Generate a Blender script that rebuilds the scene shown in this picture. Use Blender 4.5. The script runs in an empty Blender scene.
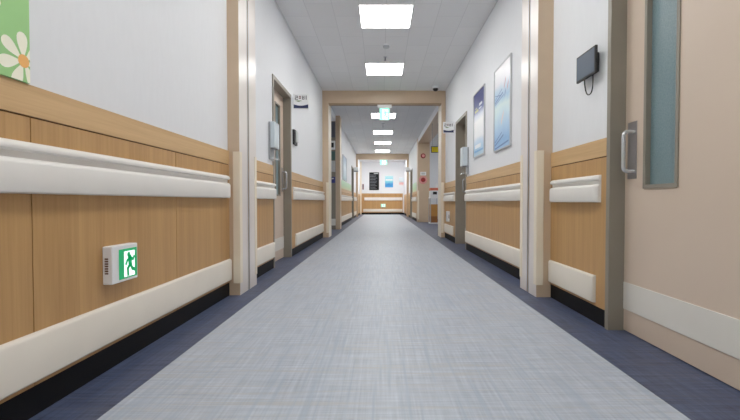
import bpy, bmesh, math, random
from mathutils import Vector
random.seed(7)
S = bpy.context.scene
COL = S.collection
PI = math.pi

# ------------------------------------------------------------------ materials
def lin(c):
    r = []
    for v in c[:3]:
        v /= 255.0
        r.append(v / 12.92 if v <= 0.04045 else ((v + 0.055) / 1.055) ** 2.4)
    return (r[0], r[1], r[2], 1.0)

def new_mat(name):
    m = bpy.data.materials.new(name)
    m.use_nodes = True
    nt = m.node_tree
    return m, nt, nt.nodes['Principled BSDF']

def plain(name, rgb, rough=0.5, metal=0.0, spec=0.5, var=0.03, scale=6.0, stretch=(1, 1, 1), bump=0.0, bscale=120.0):
    """procedural: flat colour with faint noise mottling, optional fine bump"""
    m, nt, b = new_mat(name)
    N, L = nt.nodes, nt.links
    tc = N.new('ShaderNodeTexCoord')
    mp = N.new('ShaderNodeMapping'); mp.inputs['Scale'].default_value = stretch
    L.new(tc.outputs['Object'], mp.inputs['Vector'])
    nz = N.new('ShaderNodeTexNoise'); nz.inputs['Scale'].default_value = scale; nz.inputs['Detail'].default_value = 4
    L.new(mp.outputs['Vector'], nz.inputs['Vector'])
    cr = N.new('ShaderNodeValToRGB')
    c = lin(rgb)
    lo = tuple(max(0, v * (1 - var * 2)) for v in c[:3]) + (1,)
    hi = tuple(min(1, v * (1 + var * 2)) for v in c[:3]) + (1,)
    cr.color_ramp.elements[0].color = lo; cr.color_ramp.elements[0].position = 0.3
    cr.color_ramp.elements[1].color = hi; cr.color_ramp.elements[1].position = 0.7
    L.new(nz.outputs['Fac'], cr.inputs['Fac'])
    L.new(cr.outputs['Color'], b.inputs['Base Color'])
    b.inputs['Roughness'].default_value = rough
    b.inputs['Metallic'].default_value = metal
    b.inputs['Specular IOR Level'].default_value = spec
    if bump:
        n2 = N.new('ShaderNodeTexNoise'); n2.inputs['Scale'].default_value = bscale; n2.inputs['Detail'].default_value = 3
        L.new(tc.outputs['Object'], n2.inputs['Vector'])
        bp = N.new('ShaderNodeBump'); bp.inputs['Strength'].default_value = bump; bp.inputs['Distance'].default_value = 0.002
        L.new(n2.outputs['Fac'], bp.inputs['Height'])
        L.new(bp.outputs['Normal'], b.inputs['Normal'])
    return m

def emit(name, rgb, strength):
    m, nt, b = new_mat(name)
    c = lin(rgb)
    b.inputs['Base Color'].default_value = c
    b.inputs['Emission Color'].default_value = c
    b.inputs['Emission Strength'].default_value = strength
    b.inputs['Roughness'].default_value = 0.4
    return m

def wood(name, dark, light, grain, rough=0.42):
    """laminate with fine streaks; grain = coordinate scale (large across the grain, small along it)"""
    m, nt, b = new_mat(name)
    N, L = nt.nodes, nt.links
    tc = N.new('ShaderNodeTexCoord')
    mp = N.new('ShaderNodeMapping'); mp.inputs['Scale'].default_value = grain
    L.new(tc.outputs['Object'], mp.inputs['Vector'])
    n1 = N.new('ShaderNodeTexNoise'); n1.inputs['Scale'].default_value = 1.0; n1.inputs['Detail'].default_value = 6; n1.inputs['Roughness'].default_value = 0.65
    L.new(mp.outputs['Vector'], n1.inputs['Vector'])
    mp2 = N.new('ShaderNodeMapping'); mp2.inputs['Scale'].default_value = tuple(g * 0.16 for g in grain)
    L.new(tc.outputs['Object'], mp2.inputs['Vector'])
    n2 = N.new('ShaderNodeTexNoise'); n2.inputs['Scale'].default_value = 1.0; n2.inputs['Detail'].default_value = 2
    L.new(mp2.outputs['Vector'], n2.inputs['Vector'])
    mx = N.new('ShaderNodeMath'); mx.operation = 'ADD'
    ml = N.new('ShaderNodeMath'); ml.operation = 'MULTIPLY'; ml.inputs[1].default_value = 0.5
    L.new(n1.outputs['Fac'], mx.inputs[0]); L.new(n2.outputs['Fac'], mx.inputs[1]); L.new(mx.outputs[0], ml.inputs[0])
    cr = N.new('ShaderNodeValToRGB')
    cr.color_ramp.elements[0].position = 0.34; cr.color_ramp.elements[0].color = lin(dark)
    cr.color_ramp.elements[1].position = 0.64; cr.color_ramp.elements[1].color = lin(light)
    L.new(ml.outputs[0], cr.inputs['Fac'])
    L.new(cr.outputs['Color'], b.inputs['Base Color'])
    b.inputs['Roughness'].default_value = rough
    b.inputs['Specular IOR Level'].default_value = 0.35
    return m

def vinyl(name, dark, light, rough, warm, cool, width=(0.36, 0.64)):
    """woven-look sheet vinyl: fine threads in both directions"""
    m, nt, b = new_mat(name)
    N, L = nt.nodes, nt.links
    tc = N.new('ShaderNodeTexCoord')
    outs = []
    for sc, w in (((3.5, 100, 1), 0.34), ((100, 3.5, 1), 0.30), ((7, 45, 1), 0.16), ((40, 6, 1), 0.12), ((1.3, 1.0, 1), 0.08)):
        mp = N.new('ShaderNodeMapping'); mp.inputs['Scale'].default_value = sc
        L.new(tc.outputs['Object'], mp.inputs['Vector'])
        nz = N.new('ShaderNodeTexNoise'); nz.inputs['Scale'].default_value = 1.0; nz.inputs['Detail'].default_value = 3
        L.new(mp.outputs['Vector'], nz.inputs['Vector'])
        ml = N.new('ShaderNodeMath'); ml.operation = 'MULTIPLY'; ml.inputs[1].default_value = w
        L.new(nz.outputs['Fac'], ml.inputs[0]); outs.append(ml.outputs[0])
    acc = outs[0]
    for o in outs[1:]:
        ad = N.new('ShaderNodeMath'); ad.operation = 'ADD'
        L.new(acc, ad.inputs[0]); L.new(o, ad.inputs[1]); acc = ad.outputs[0]
    cr = N.new('ShaderNodeValToRGB')
    cr.color_ramp.elements[0].position = width[0]; cr.color_ramp.elements[0].color = lin(dark)
    cr.color_ramp.elements[1].position = width[1]; cr.color_ramp.elements[1].color = lin(light)
    L.new(acc, cr.inputs['Fac'])
    col = cr.outputs['Color']
    for sc, tint in (((2.0, 55, 1), warm), ((55, 2.0, 1), cool)):
        mp = N.new('ShaderNodeMapping'); mp.inputs['Scale'].default_value = sc; mp.inputs['Location'].default_value = (3.1, 7.7, 1.3)
        L.new(tc.outputs['Object'], mp.inputs['Vector'])
        nz = N.new('ShaderNodeTexNoise'); nz.inputs['Scale'].default_value = 1.0; nz.inputs['Detail'].default_value = 2
        L.new(mp.outputs['Vector'], nz.inputs['Vector'])
        mr = N.new('ShaderNodeMapRange'); mr.inputs['From Min'].default_value = 0.52; mr.inputs['From Max'].default_value = 0.68; mr.inputs['To Max'].default_value = 0.55
        L.new(nz.outputs['Fac'], mr.inputs['Value'])
        mx = N.new('ShaderNodeMix'); mx.data_type = 'RGBA'
        L.new(mr.outputs['Result'], mx.inputs['Factor']); L.new(col, mx.inputs['A']); mx.inputs['B'].default_value = lin(tint)
        col = mx.outputs['Result']
    L.new(col, b.inputs['Base Color'])
    b.inputs['Roughness'].default_value = rough
    b.inputs['Specular IOR Level'].default_value = 0.45
    return m

def ceiling_mat():
    m, nt, b = new_mat('ceiling_tile')
    N, L = nt.nodes, nt.links
    tc = N.new('ShaderNodeTexCoord')
    mp = N.new('ShaderNodeMapping'); mp.inputs['Rotation'].default_value = (0, 0, PI / 2); mp.inputs['Location'].default_value = (0.06, 0.243, 0)
    L.new(tc.outputs['Object'], mp.inputs['Vector'])
    br = N.new('ShaderNodeTexBrick')
    br.inputs['Scale'].default_value = 1.0
    br.inputs['Brick Width'].default_value = 0.6; br.inputs['Row Height'].default_value = 0.3
    br.inputs['Mortar Size'].default_value = 0.0035; br.inputs['Mortar Smooth'].default_value = 0.2
    br.inputs['Color1'].default_value = lin((236, 236, 237)); br.inputs['Color2'].default_value = lin((230, 230, 231))
    br.inputs['Mortar'].default_value = lin((212, 212, 214))
    br.offset = 0.5
    L.new(mp.outputs['Vector'], br.inputs['Vector'])
    nz = N.new('ShaderNodeTexNoise'); nz.inputs['Scale'].default_value = 90; nz.inputs['Detail'].default_value = 4
    L.new(tc.outputs['Object'], nz.inputs['Vector'])
    mx = N.new('ShaderNodeMix'); mx.data_type = 'RGBA'; mx.blend_type = 'MULTIPLY'; mx.inputs['Factor'].default_value = 0.12
    L.new(br.outputs['Color'], mx.inputs['A']); L.new(nz.outputs['Color'], mx.inputs['B'])
    L.new(mx.outputs['Result'], b.inputs['Base Color'])
    b.inputs['Roughness'].default_value = 0.9
    return m

M = {}
M['wall'] = plain('wall_paper', (228, 230, 234), 0.75, var=0.006, scale=40, stretch=(1, 1, 0.25), bump=0.12, bscale=160)
M['wood'] = wood('oak_panel', (172, 130, 81), (195, 152, 99), (95, 95, 2.6))
M['cap'] = wood('oak_cap', (192, 153, 106), (213, 175, 125), (90, 2.4, 90))
M['gap'] = plain('dark_gap', (92, 60, 34), 0.8)
M['rail'] = plain('cream_vinyl', (232, 229, 224), 0.38, var=0.01)
M['bumper'] = plain('ivory_vinyl', (226, 219, 207), 0.45, var=0.012)
M['guard'] = plain('corner_vinyl', (238, 226, 204), 0.42, var=0.01)
M['pil'] = plain('beige_laminate', (203, 178, 150), 0.35, var=0.015)
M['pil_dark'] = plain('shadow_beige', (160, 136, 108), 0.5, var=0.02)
M['pilside'] = plain('ivory_steel', (224, 216, 211), 0.3, var=0.01)
M['base'] = plain('black_base', (5, 5, 9), 0.6, spec=0.2, var=0.05)
M['frame'] = plain('taupe_steel', (134, 127, 115), 0.42, var=0.02)
M['leaf'] = plain('door_laminate', (210, 190, 172), 0.42, var=0.012, scale=2)
M['kick'] = plain('kick_plate', (226, 222, 215), 0.4, var=0.01)
M['steel'] = plain('brushed_steel', (205, 208, 212), 0.25, metal=0.6, var=0.03, stretch=(1, 1, 12))
M['plate'] = plain('plate_grey', (150, 145, 145), 0.35, metal=0.5, var=0.03)
M['slot'] = plain('slot_grey', (96, 98, 108), 0.4, metal=0.3, var=0.03)
M['ceil'] = ceiling_mat()
M['floor'] = vinyl('vinyl_grey', (149, 157, 172), (191, 200, 213), 0.45, (176, 174, 172), (150, 164, 184))
M['border'] = vinyl('vinyl_navy', (20, 28, 50), (84, 96, 128), 0.46, (78, 78, 94), (50, 66, 102))
M['white'] = plain('white_plastic', (236, 237, 238), 0.4, var=0.008)
M['lightframe'] = plain('light_frame', (232, 232, 234), 0.5, var=0.01)
M['black'] = plain('black_plastic', (16, 17, 21), 0.55, var=0.05)
M['screen'] = None
M['glow'] = emit('panel_diffuser', (255, 254, 250), 16.5)
M['green'] = emit('exit_green', (0, 150, 88), 0.55)
M['greenw'] = emit('exit_white', (236, 250, 250), 1.0)
M['greenpale'] = emit('exit_pale', (150, 214, 180), 0.6)
M['palew'] = plain('pale_lens', (226, 236, 246), 0.4)
M['palew2'] = plain('pale_lens_mark', (206, 222, 236), 0.4)
M['mint'] = emit('exit_mint', (120, 238, 196), 1.6)
M['mintw'] = emit('exit_mint_white', (225, 255, 245), 2.2)
M['navy'] = plain('navy_print', (26, 36, 78), 0.5)
M['ink'] = plain('dark_print', (66, 58, 66), 0.5)
M['inkred'] = plain('brown_print', (120, 72, 70), 0.5)
M['inkgreen'] = plain('green_print', (120, 140, 96), 0.5)
M['posgreen'] = plain('poster_green', (150, 205, 128), 0.5, var=0.03, scale=3)
M['petal'] = plain('petal_cream', (252, 250, 228), 0.5, var=0.02)
M['petal2'] = plain('petal_mint', (205, 232, 190), 0.5, var=0.02)
M['core'] = plain('flower_core', (246, 178, 92), 0.5, var=0.03)
M['red'] = plain('alarm_red', (150, 38, 38), 0.4)
M['pink'] = plain('alarm_ring', (226, 150, 146), 0.4)
M['brown'] = plain('brown_box', (150, 92, 44), 0.5)
M['orange'] = plain('orange_red', (214, 104, 70), 0.5)
M['yellow'] = plain('yellow_sign', (244, 220, 20), 0.5)
M['bluebox'] = plain('blue_box', (44, 50, 120), 0.5)
M['teal'] = plain('teal_leaf', (70, 104, 98), 0.4)
M['clear'] = plain('smoky_plastic', (196, 208, 216), 0.2, var=0.02)
M['clear2'] = plain('smoky_plastic_side', (150, 154, 158), 0.3, var=0.02)
M['alpale'] = plain('aluminium', (190, 192, 196), 0.35, metal=0.6, var=0.02)
M['chalk'] = plain('chalk_print', (120, 126, 136), 0.6)
M['notice'] = plain('notice_grey', (196, 198, 198), 0.5, var=0.05, scale=30)

def grad_mat(name, stops, axis=2, lo=0.0, hi=1.0, noise=0.0, nscale=9.0, rough=0.35, stretch=(1, 1, 1)):
    """printed sheet: colours graded along one object axis, broken up with noise"""
    m, nt, b = new_mat(name)
    N, L = nt.nodes, nt.links
    tc = N.new('ShaderNodeTexCoord')
    sp = N.new('ShaderNodeSeparateXYZ'); L.new(tc.outputs['Object'], sp.inputs[0])
    mr = N.new('ShaderNodeMapRange'); mr.inputs['From Min'].default_value = lo; mr.inputs['From Max'].default_value = hi
    L.new(sp.outputs[axis], mr.inputs['Value'])
    mp = N.new('ShaderNodeMapping'); mp.inputs['Scale'].default_value = stretch
    L.new(tc.outputs['Object'], mp.inputs['Vector'])
    nz = N.new('ShaderNodeTexNoise'); nz.inputs['Scale'].default_value = nscale; nz.inputs['Detail'].default_value = 3
    L.new(mp.outputs['Vector'], nz.inputs['Vector'])
    ms = N.new('ShaderNodeMath'); ms.operation = 'MULTIPLY_ADD'; ms.inputs[1].default_value = noise; ms.inputs[2].default_value = -noise * 0.5
    L.new(nz.outputs['Fac'], ms.inputs[0])
    ad = N.new('ShaderNodeMath'); ad.operation = 'ADD'
    L.new(mr.outputs['Result'], ad.inputs[0]); L.new(ms.outputs[0], ad.inputs[1])
    cr = N.new('ShaderNodeValToRGB')
    el = cr.color_ramp.elements
    el[0].position = stops[0][0]; el[0].color = lin(stops[0][1])
    el[1].position = stops[-1][0]; el[1].color = lin(stops[-1][1])
    for p, c in stops[1:-1]:
        e = el.new(p); e.color = lin(c)
    L.new(ad.outputs[0], cr.inputs['Fac'])
    L.new(cr.outputs['Color'], b.inputs['Base Color'])
    b.inputs['Roughness'].default_value = rough
    return m

def frosted():
    m, nt, b = new_mat('frosted_glass')
    N, L = nt.nodes, nt.links
    tc = N.new('ShaderNodeTexCoord')
    nz = N.new('ShaderNodeTexNoise'); nz.inputs['Scale'].default_value = 140; nz.inputs['Detail'].default_value = 3
    L.new(tc.outputs['Object'], nz.inputs['Vector'])
    cr = N.new('ShaderNodeValToRGB')
    cr.color_ramp.elements[0].position = 0.3; cr.color_ramp.elements[0].color = lin((112, 140, 147))
    cr.color_ramp.elements[1].position = 0.7; cr.color_ramp.elements[1].color = lin((136, 160, 166))
    L.new(nz.outputs['Fac'], cr.inputs['Fac']); L.new(cr.outputs['Color'], b.inputs['Base Color'])
    b.inputs['Roughness'].default_value = 0.35
    b.inputs['Transmission Weight'].default_value = 0.25
    bp = N.new('ShaderNodeBump'); bp.inputs['Strength'].default_value = 0.4; bp.inputs['Distance'].default_value = 0.001
    L.new(nz.outputs['Fac'], bp.inputs['Height']); L.new(bp.outputs['Normal'], b.inputs['Normal'])
    return m
M['glass'] = frosted()
M['screen'] = grad_mat('tablet_screen', [(0.0, (62, 78, 98)), (0.47, (74, 88, 106)), (0.49, (20, 24, 32)), (0.53, (92, 98, 116)), (1.0, (104, 106, 122))], 2, 1.45, 1.60, 0.05, 40, 0.5)

# ------------------------------------------------------------------ mesh building
class MB:
    def __init__(self):
        self.v, self.f, self.m = [], [], []
    def add(self, vs, fs, mi=0):
        o = len(self.v)
        self.v += [tuple(p) for p in vs]
        for f in fs:
            self.f.append([o + i for i in f]); self.m.append(mi)
        return self
    def box(self, x0, x1, y0, y1, z0, z1, mi=0):
        x0, x1 = sorted((x0, x1)); y0, y1 = sorted((y0, y1)); z0, z1 = sorted((z0, z1))
        vs = [(x0, y0, z0), (x1, y0, z0), (x1, y1, z0), (x0, y1, z0), (x0, y0, z1), (x1, y0, z1), (x1, y1, z1), (x0, y1, z1)]
        return self.add(vs, [(0, 3, 2, 1), (4, 5, 6, 7), (0, 1, 5, 4), (1, 2, 6, 5), (2, 3, 7, 6), (3, 0, 4, 7)], mi)
    def loft(self, rings, mi=0, cap=True):
        n = len(rings[0]); vs = [p for r in rings for p in r]; fs = []
        for k in range(len(rings) - 1):
            for i in range(n):
                j = (i + 1) % n
                fs.append((k * n + i, k * n + j, (k + 1) * n + j, (k + 1) * n + i))
        if cap:
            fs.append(tuple(range(n - 1, -1, -1))); fs.append(tuple(range((len(rings) - 1) * n, len(rings) * n)))
        return self.add(vs, fs, mi)
    def poly(self, pts, mi=0):
        return self.add(pts, [tuple(range(len(pts)))], mi)
    def tube(self, path, r, seg=10, mi=0):
        path = [Vector(p) for p in path]; rings = []
        up = None
        for i, p in enumerate(path):
            d = (path[min(i + 1, len(path) - 1)] - path[max(i - 1, 0)]).normalized()
            if up is None:
                up = Vector((0, 0, 1)) if abs(d.z) < 0.9 else Vector((0, 1, 0))
            a = d.cross(up)
            if a.length < 1e-4: a = d.cross(Vector((1, 0, 0)))
            a.normalize(); b = a.cross(d).normalized(); up = b
            rr = r[i] if isinstance(r, (list, tuple)) else r
            rings.append([tuple(p + (a * math.cos(t) + b * math.sin(t)) * rr) for t in [2 * PI * k / seg for k in range(seg)]])
        return self.loft(rings, mi)
    def lathe(self, c, axis, prof, seg=24, mi=0):
        """prof = list of (radius, distance along axis)"""
        axis = Vector(axis).normalized(); c = Vector(c)
        a = axis.orthogonal().normalized(); b = axis.cross(a)
        rings = [[tuple(c + axis * h + (a * math.cos(t) + b * math.sin(t)) * max(r, 1e-4)) for t in [2 * PI * k / seg for k in range(seg)]] for r, h in prof]
        return self.loft(rings, mi)
    def build(self, name, mats, parent=None, bevel=0.0, smooth=False, seg=2, kind=None):
        if not isinstance(mats, (list, tuple)): mats = [mats]
        off = Vector(parent_loc(parent)) if parent else Vector((0, 0, 0))
        me = bpy.data.meshes.new(name)
        me.from_pydata([tuple(Vector(p) - off) for p in self.v], [], self.f)
        for m in mats: me.materials.append(m)
        for p, mi in zip(me.polygons, self.m): p.material_index = mi
        bm = bmesh.new(); bm.from_mesh(me)
        bmesh.ops.recalc_face_normals(bm, faces=bm.faces)
        bm.to_mesh(me); bm.free()
        if smooth:
            for p in me.polygons: p.use_smooth = True
            me.set_sharp_from_angle(angle=math.radians(38))
        o = bpy.data.objects.new(name, me); COL.objects.link(o)
        if parent: o.parent = parent
        if bevel:
            md = o.modifiers.new('bevel', 'BEVEL'); md.width = bevel; md.segments = seg; md.limit_method = 'ANGLE'; md.angle_limit = math.radians(50)
        if kind: o['kind'] = kind
        return o

def parent_loc(p):
    v = Vector((0, 0, 0))
    while p is not None:
        v += p.location; p = p.parent
    return v

def thing(name, label, cat, loc, group=None):
    o = bpy.data.objects.new(name, None); COL.objects.link(o)
    o.empty_display_size = 0.1
    o.location = loc; o['label'] = label; o['category'] = cat
    if group: o['group'] = group
    return o

def tag(o, label, cat, group=None):
    o['label'] = label; o['category'] = cat
    if group: o['group'] = group
    return o

def centre_origin(o):
    """move a top-level mesh's origin to the middle of its bottom"""
    vs = [v.co.copy() for v in o.data.vertices]
    c = Vector(((min(v.x for v in vs) + max(v.x for v in vs)) / 2, (min(v.y for v in vs) + max(v.y for v in vs)) / 2, min(v.z for v in vs)))
    for v in o.data.vertices: v.co -= c
    o.location = c
    return o

# ------------------------------------------------------------------ dimensions (metres, camera stands at y = 0)
XL, XR, HC = -1.155, 1.262, 2.88
YB, YE = -2.6, 22.5
T = 0.2
def wx(side, off):
    return XL + off if side == 'left' else XR - off

# ------------------------------------------------------------------ shell
MB().box(-0.925, 1.007, YB, YE, -0.1, 0).build('floor', M['floor'], kind='structure')
MB().box(-3.0, -0.925, YB, YE, -0.1, 0).build('floor_border', M['border'], kind='structure')
MB().box(1.007, 4.4, YB, YE, -0.1, 0).build('floor_border', M['border'], kind='structure')
MB().box(-3.0, 4.4, YB - 0.2, YE + 0.2, HC, HC + 0.1).build('ceiling', M['ceil'], kind='structure')
MB().box(-1.6, 1.7, YB - 0.2, YB, 0, HC).build('wall_back', M['wall'], kind='structure')
MB().box(-3.0, 4.4, YE, YE + 0.2, 0, HC).build('wall_end', M['wall'], kind='structure')

# door openings: (y0, y1, head height)
DL = [(4.41, 5.215, 2.02), (16.0, 17.1, 2.06)]
DR = [(0.95, 2.255, 2.12), (6.10, 6.90, 2.0), (16.6, 17.7, 2.0)]
def wall_mesh(side, spans, doors, name):
    mb = MB()
    for a, b in spans:
        ds = [d for d in doors if a < d[0] and d[1] < b]
        y = a
        for d in ds:
            mb.box(wx(side, 0), wx(side, -T), y, d[0], 0, HC)
            mb.box(wx(side, 0), wx(side, -T), d[0], d[1], d[2], HC)
            y = d[1]
        mb.box(wx(side, 0), wx(side, -T), y, b, 0, HC)
    return mb.build(name, M['wall'], kind='structure')
wall_mesh('left', [(YB, 8.9), (10.45, YE)], DL, 'wall_left')
wall_mesh('right', [(YB, 8.5), (14.55, YE)], DR, 'wall_right')
# side recess on the left beyond the portal
MB().box(-1.95, -1.8, 8.7, 10.65, 0, HC).box(-1.8, XL - T, 8.7, 8.9, 0, HC).build('wall_left', M['wall'], kind='structure')
o = MB().box(-1.8, XL - 0.001, 10.44, 10.449, 0, HC).build('wall_left', M['frame'], kind='structure')
o = MB().box(XL - T, XL, 8.9, 10.45, 2.74, HC).build('trim_1', [M['wall']], kind='structure')
# reception alcove on the right beyond the portal
MB().box(4.2, 4.4, 8.5, 17.0, 0, HC).box(XR + T, 4.2, 8.3, 8.5, 0, HC).box(XR + T, 4.2, 16.8, 17.0, 0, HC).build('wall_alcove', M['wall'], kind='structure')
MB().box(XR, XR + 0.4, 8.5, 14.1, 2.72, HC, 0).box(XR + 0.002, XR + 0.398, 8.502, 14.1, 2.712, 2.7199, 1).build('trim_2', [M['wall'], M['pil']], kind='structure')
MB().box(XR - 0.004, XR + 0.4, 14.1, 14.55, 0, HC).build('trim_3', M['pil'], kind='structure')

# ------------------------------------------------------------------ wainscot, cap, black baseboard
ncount = [3]
def wainscot(side, y0, y1, seams, cap_z=1.09):
    ncount[0] += 1
    mb = MB()
    g = 0.0022
    mb.box(wx(side, 0), wx(side, 0.004), y0, y1, 0.10, cap_z - 0.002, 2)
    ys = [y0] + [s for s in seams if y0 < s < y1] + [y1]
    for a, b in zip(ys[:-1], ys[1:]):
        mb.box(wx(side, 0.004), wx(side, 0.009), a + (g if a > y0 else 0), b - (g if b < y1 else 0), 0.10, cap_z - 0.107, 0)
    mb.box(wx(side, 0.004), wx(side, 0.011), y0, y1, cap_z - 0.101, cap_z, 1)
    mb.build('trim_%d' % ncount[0], [M['wood'], M['cap'], M['gap']], kind='structure')
    MB().box(wx(side, 0), wx(side, 0.006), y0, y1, 0.0, 0.0995).build('baseboard_' + side, M['base'], kind='structure')

wainscot('left', YB, 3.10, [-0.55, 0.40, 1.348, 2.298])
wainscot('left', 3.51, 4.365, [])
wainscot('left', 5.26, 8.1, [6.5])
wainscot('left', 10.8, 15.95, [12.0, 13.2, 14.4])
wainscot('left', 17.15, 18.8, [])
wainscot('left', 18.95, YE, [])
wainscot('right', YB, 0.9, [], 1.065)
wainscot('right', 2.29, 3.035, [], 1.065)
wainscot('right', 3.385, 6.055, [4.6], 1.07)
wainscot('right', 6.945, 8.1, [], 1.07)
wainscot('right', 14.55, 16.55, [], 1.07)
wainscot('right', 17.75, 18.8, [], 1.07)
wainscot('right', 18.95, YE, [], 1.07)
# end wall
ncount[0] += 1
mb = MB()
mb.box(XL + 0.08, XR - 0.08, YE - 0.004, YE, 0.10, 1.15, 2)
for k in range(3):
    a = XL + 0.08 + k * 0.752
    mb.box(a + 0.002, a + 0.75, YE - 0.009, YE - 0.004, 0.1, 1.02, 0)
mb.box(XL + 0.08, XR - 0.08, YE - 0.011, YE - 0.004, 1.03, 1.15, 0)
mb.build('trim_%d' % ncount[0], [M['wood'], M['cap'], M['gap']], kind='structure')
MB().box(XL + 0.012, XR - 0.012, YE - 0.012, YE, 0, 0.0995).build('baseboard_end', M['base'], kind='structure')

# ------------------------------------------------------------------ pilasters, portal, far beam
def pilaster(x0, x1, y0, y1, slot):
    ncount[0] += 1
    mb = MB(); ym = (y0 + y1) / 2
    inner = x1 if x1 < 0 else x0
    sgn = 1 if x1 < 0 else -1
    w = 0.012
    # two halves with the shutter guide slot between them
    mb.box(x0, x1, y0, ym - w, 0, HC, 0); mb.box(x0, x1, ym + w, y1, 0, HC, 0)
    mb.box(x0 if sgn > 0 else x0 + 0.02, x1 - 0.02 if sgn > 0 else x1, ym - w, ym + w, 0, HC, 1)
    mb.box(inner, inner + sgn * 0.0015, y0 + 0.0005, ym - w - 0.0125, 0, HC, 3); mb.box(inner, inner + sgn * 0.0015, ym + w + 0.0125, y1 - 0.0005, 0, HC, 3)
    for s in (-1, 1):
        mb.box(inner, inner + sgn * 0.003, ym + s * w, ym + s * (w + 0.012), 0, HC, 2)
    mb.build('trim_%d' % ncount[0], [M['pil'], M['slot'], M['alpale'], M['pilside']], kind='structure')
pilaster(XL, -1.068, 3.10, 3.51, True)
pilaster(1.150, XR, 3.035, 3.385, True)
def solid(name, boxes, mats):
    mb = MB()
    for b in boxes: mb.box(*b)
    return mb.build(name, mats, kind='structure')
PY = 8.1
def nxt():
    ncount[0] += 1
    return 'trim_%d' % ncount[0]
solid(nxt(), [(XL, -1.035, PY, PY + 0.45, 0, HC), (-1.035, -1.0345, PY + 0.012, PY + 0.438, 0, 2.626, 1)], [M['pil'], M['guard']])
solid(nxt(), [(1.183, XR, PY, PY + 0.45, 0, HC), (1.1825, 1.183, PY + 0.012, PY + 0.438, 0, 2.626, 1)], [M['pil'], M['guard']])
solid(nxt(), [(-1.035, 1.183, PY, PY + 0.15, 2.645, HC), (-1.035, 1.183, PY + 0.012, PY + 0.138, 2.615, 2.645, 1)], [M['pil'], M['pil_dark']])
solid(nxt(), [(XL, -1.045, 10.45, 10.8, 0, HC)], [M['pil']])
solid(nxt(), [(XL, -1.06, 18.8, 18.95, 0, HC)], [M['pil']])
solid(nxt(), [(1.165, XR, 18.8, 18.95, 0, HC)], [M['pil']])
solid(nxt(), [(-1.06, 1.165, 18.8, 18.95, 2.63, HC)], [M['pil']])
solid(nxt(), [(XL, XL + 0.08, YE - 0.03, YE, 0, HC)], [M['guard']])

# ------------------------------------------------------------------ handrails, bumpers, corner guards
def rail_profiles(z0, z1, z2):
    h = z1 - z0
    board = [(0.009, z0), (0.040, z0), (0.047, z0 + 0.004), (0.050, z0 + 0.012), (0.050, z1 - 0.018), (0.0475, z1 - 0.010), (0.041, z1 - 0.003), (0.034, z1), (0.009, z1)]
    r = (z2 - z1)
    grip = [(0.009, z1 + 0.0005), (0.026, z1 + 0.0005), (0.028, z1 + r * 0.40), (0.036, z1 + r * 0.44), (0.045, z1 + r * 0.50), (0.047, z1 + r * 0.60), (0.044, z1 + r * 0.78), (0.036, z1 + r * 0.93), (0.024, z2), (0.009, z2)]
    return board, grip

def sweep(mb, side, prof, y0, y1, r0=0.0, r1=0.0, vbase=0.009):
    """extrude an (offset, height) profile along a wall; r0/r1 round the ends back to the wall"""
    rings = []
    st = []
    def ring(y, k): return [(wx(side, vbase + (o - vbase) * k), y, z) for o, z in prof]
    if r0:
        for i in range(6):
            a = PI / 2 * i / 6
            rings.append(ring(y0 + r0 * (1 - math.sin(a)) if False else y0 + r0 * (1 - math.cos(a)), 0.25 + 0.75 * math.sin(a)))
    rings.append(ring(y0 + r0, 1.0)); rings.append(ring(y1 - r1, 1.0))
    if r1:
        for i in range(5, -1, -1):
            a = PI / 2 * i / 6
            rings.append(ring(y1 - r1 * (1 - math.cos(a)), 0.25 + 0.75 * math.sin(a)))
    mb.loft(rings)

def handrail(side, y0, y1, z0, z1, z2, label, near_cap=True, far_cap=True):
    t = thing('handrail', label, 'handrail', (wx(side, 0.009), (y0 + y1) / 2, z0), 'handrails along the corridor walls')
    board, grip = rail_profiles(z0, z1, z2)
    c = 0.07
    a = y0 + (c + 0.0008 if near_cap else 0); b = y1 - (c + 0.0008 if far_cap else 0)
    mb = MB(); sweep(mb, side, board, a, b); mb.build('crash_board', M['rail'], t, smooth=True)
    mb = MB(); sweep(mb, side, grip, a, b); mb.build('grip_rail', M['rail'], t, smooth=True)
    if near_cap:
        mb = MB(); sweep(mb, side, board, y0, y0 + c, r0=0.042); sweep(mb, side, grip, y0, y0 + c, r0=0.042); mb.build('end_cap', M['rail'], t, smooth=True)
    if far_cap:
        mb = MB(); sweep(mb, side, board, y1 - c, y1, r1=0.02); sweep(mb, side, grip, y1 - c, y1, r1=0.02); mb.build('end_cap', M['rail'], t, smooth=True)
    return t

def bumper(side, y0, y1, label, z0=0.12, z1=0.278):
    t = thing('wall_bumper', label, 'wall guard', (wx(side, 0.009), (y0 + y1) / 2, z0), 'low bumper boards along the corridor walls')
    prof = [(0.009, z0), (0.026, z0), (0.030, z0 + 0.005), (0.030, z1 - 0.013), (0.025, z1 - 0.004), (0.018, z1), (0.009, z1)]
    c = 0.05
    mb = MB(); sweep(mb, side, prof, y0 + c + 0.0006, y1 - c - 0.0006); mb.build('bumper_board', M['bumper'], t, smooth=True)
    mb = MB(); sweep(mb, side, prof, y0, y0 + c, r0=0.006); mb.build('end_cap', M['bumper'], t, smooth=True)
    mb = MB(); sweep(mb, side, prof, y1 - c, y1, r1=0.006); mb.build('end_cap', M['bumper'], t, smooth=True)
    return t

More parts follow.
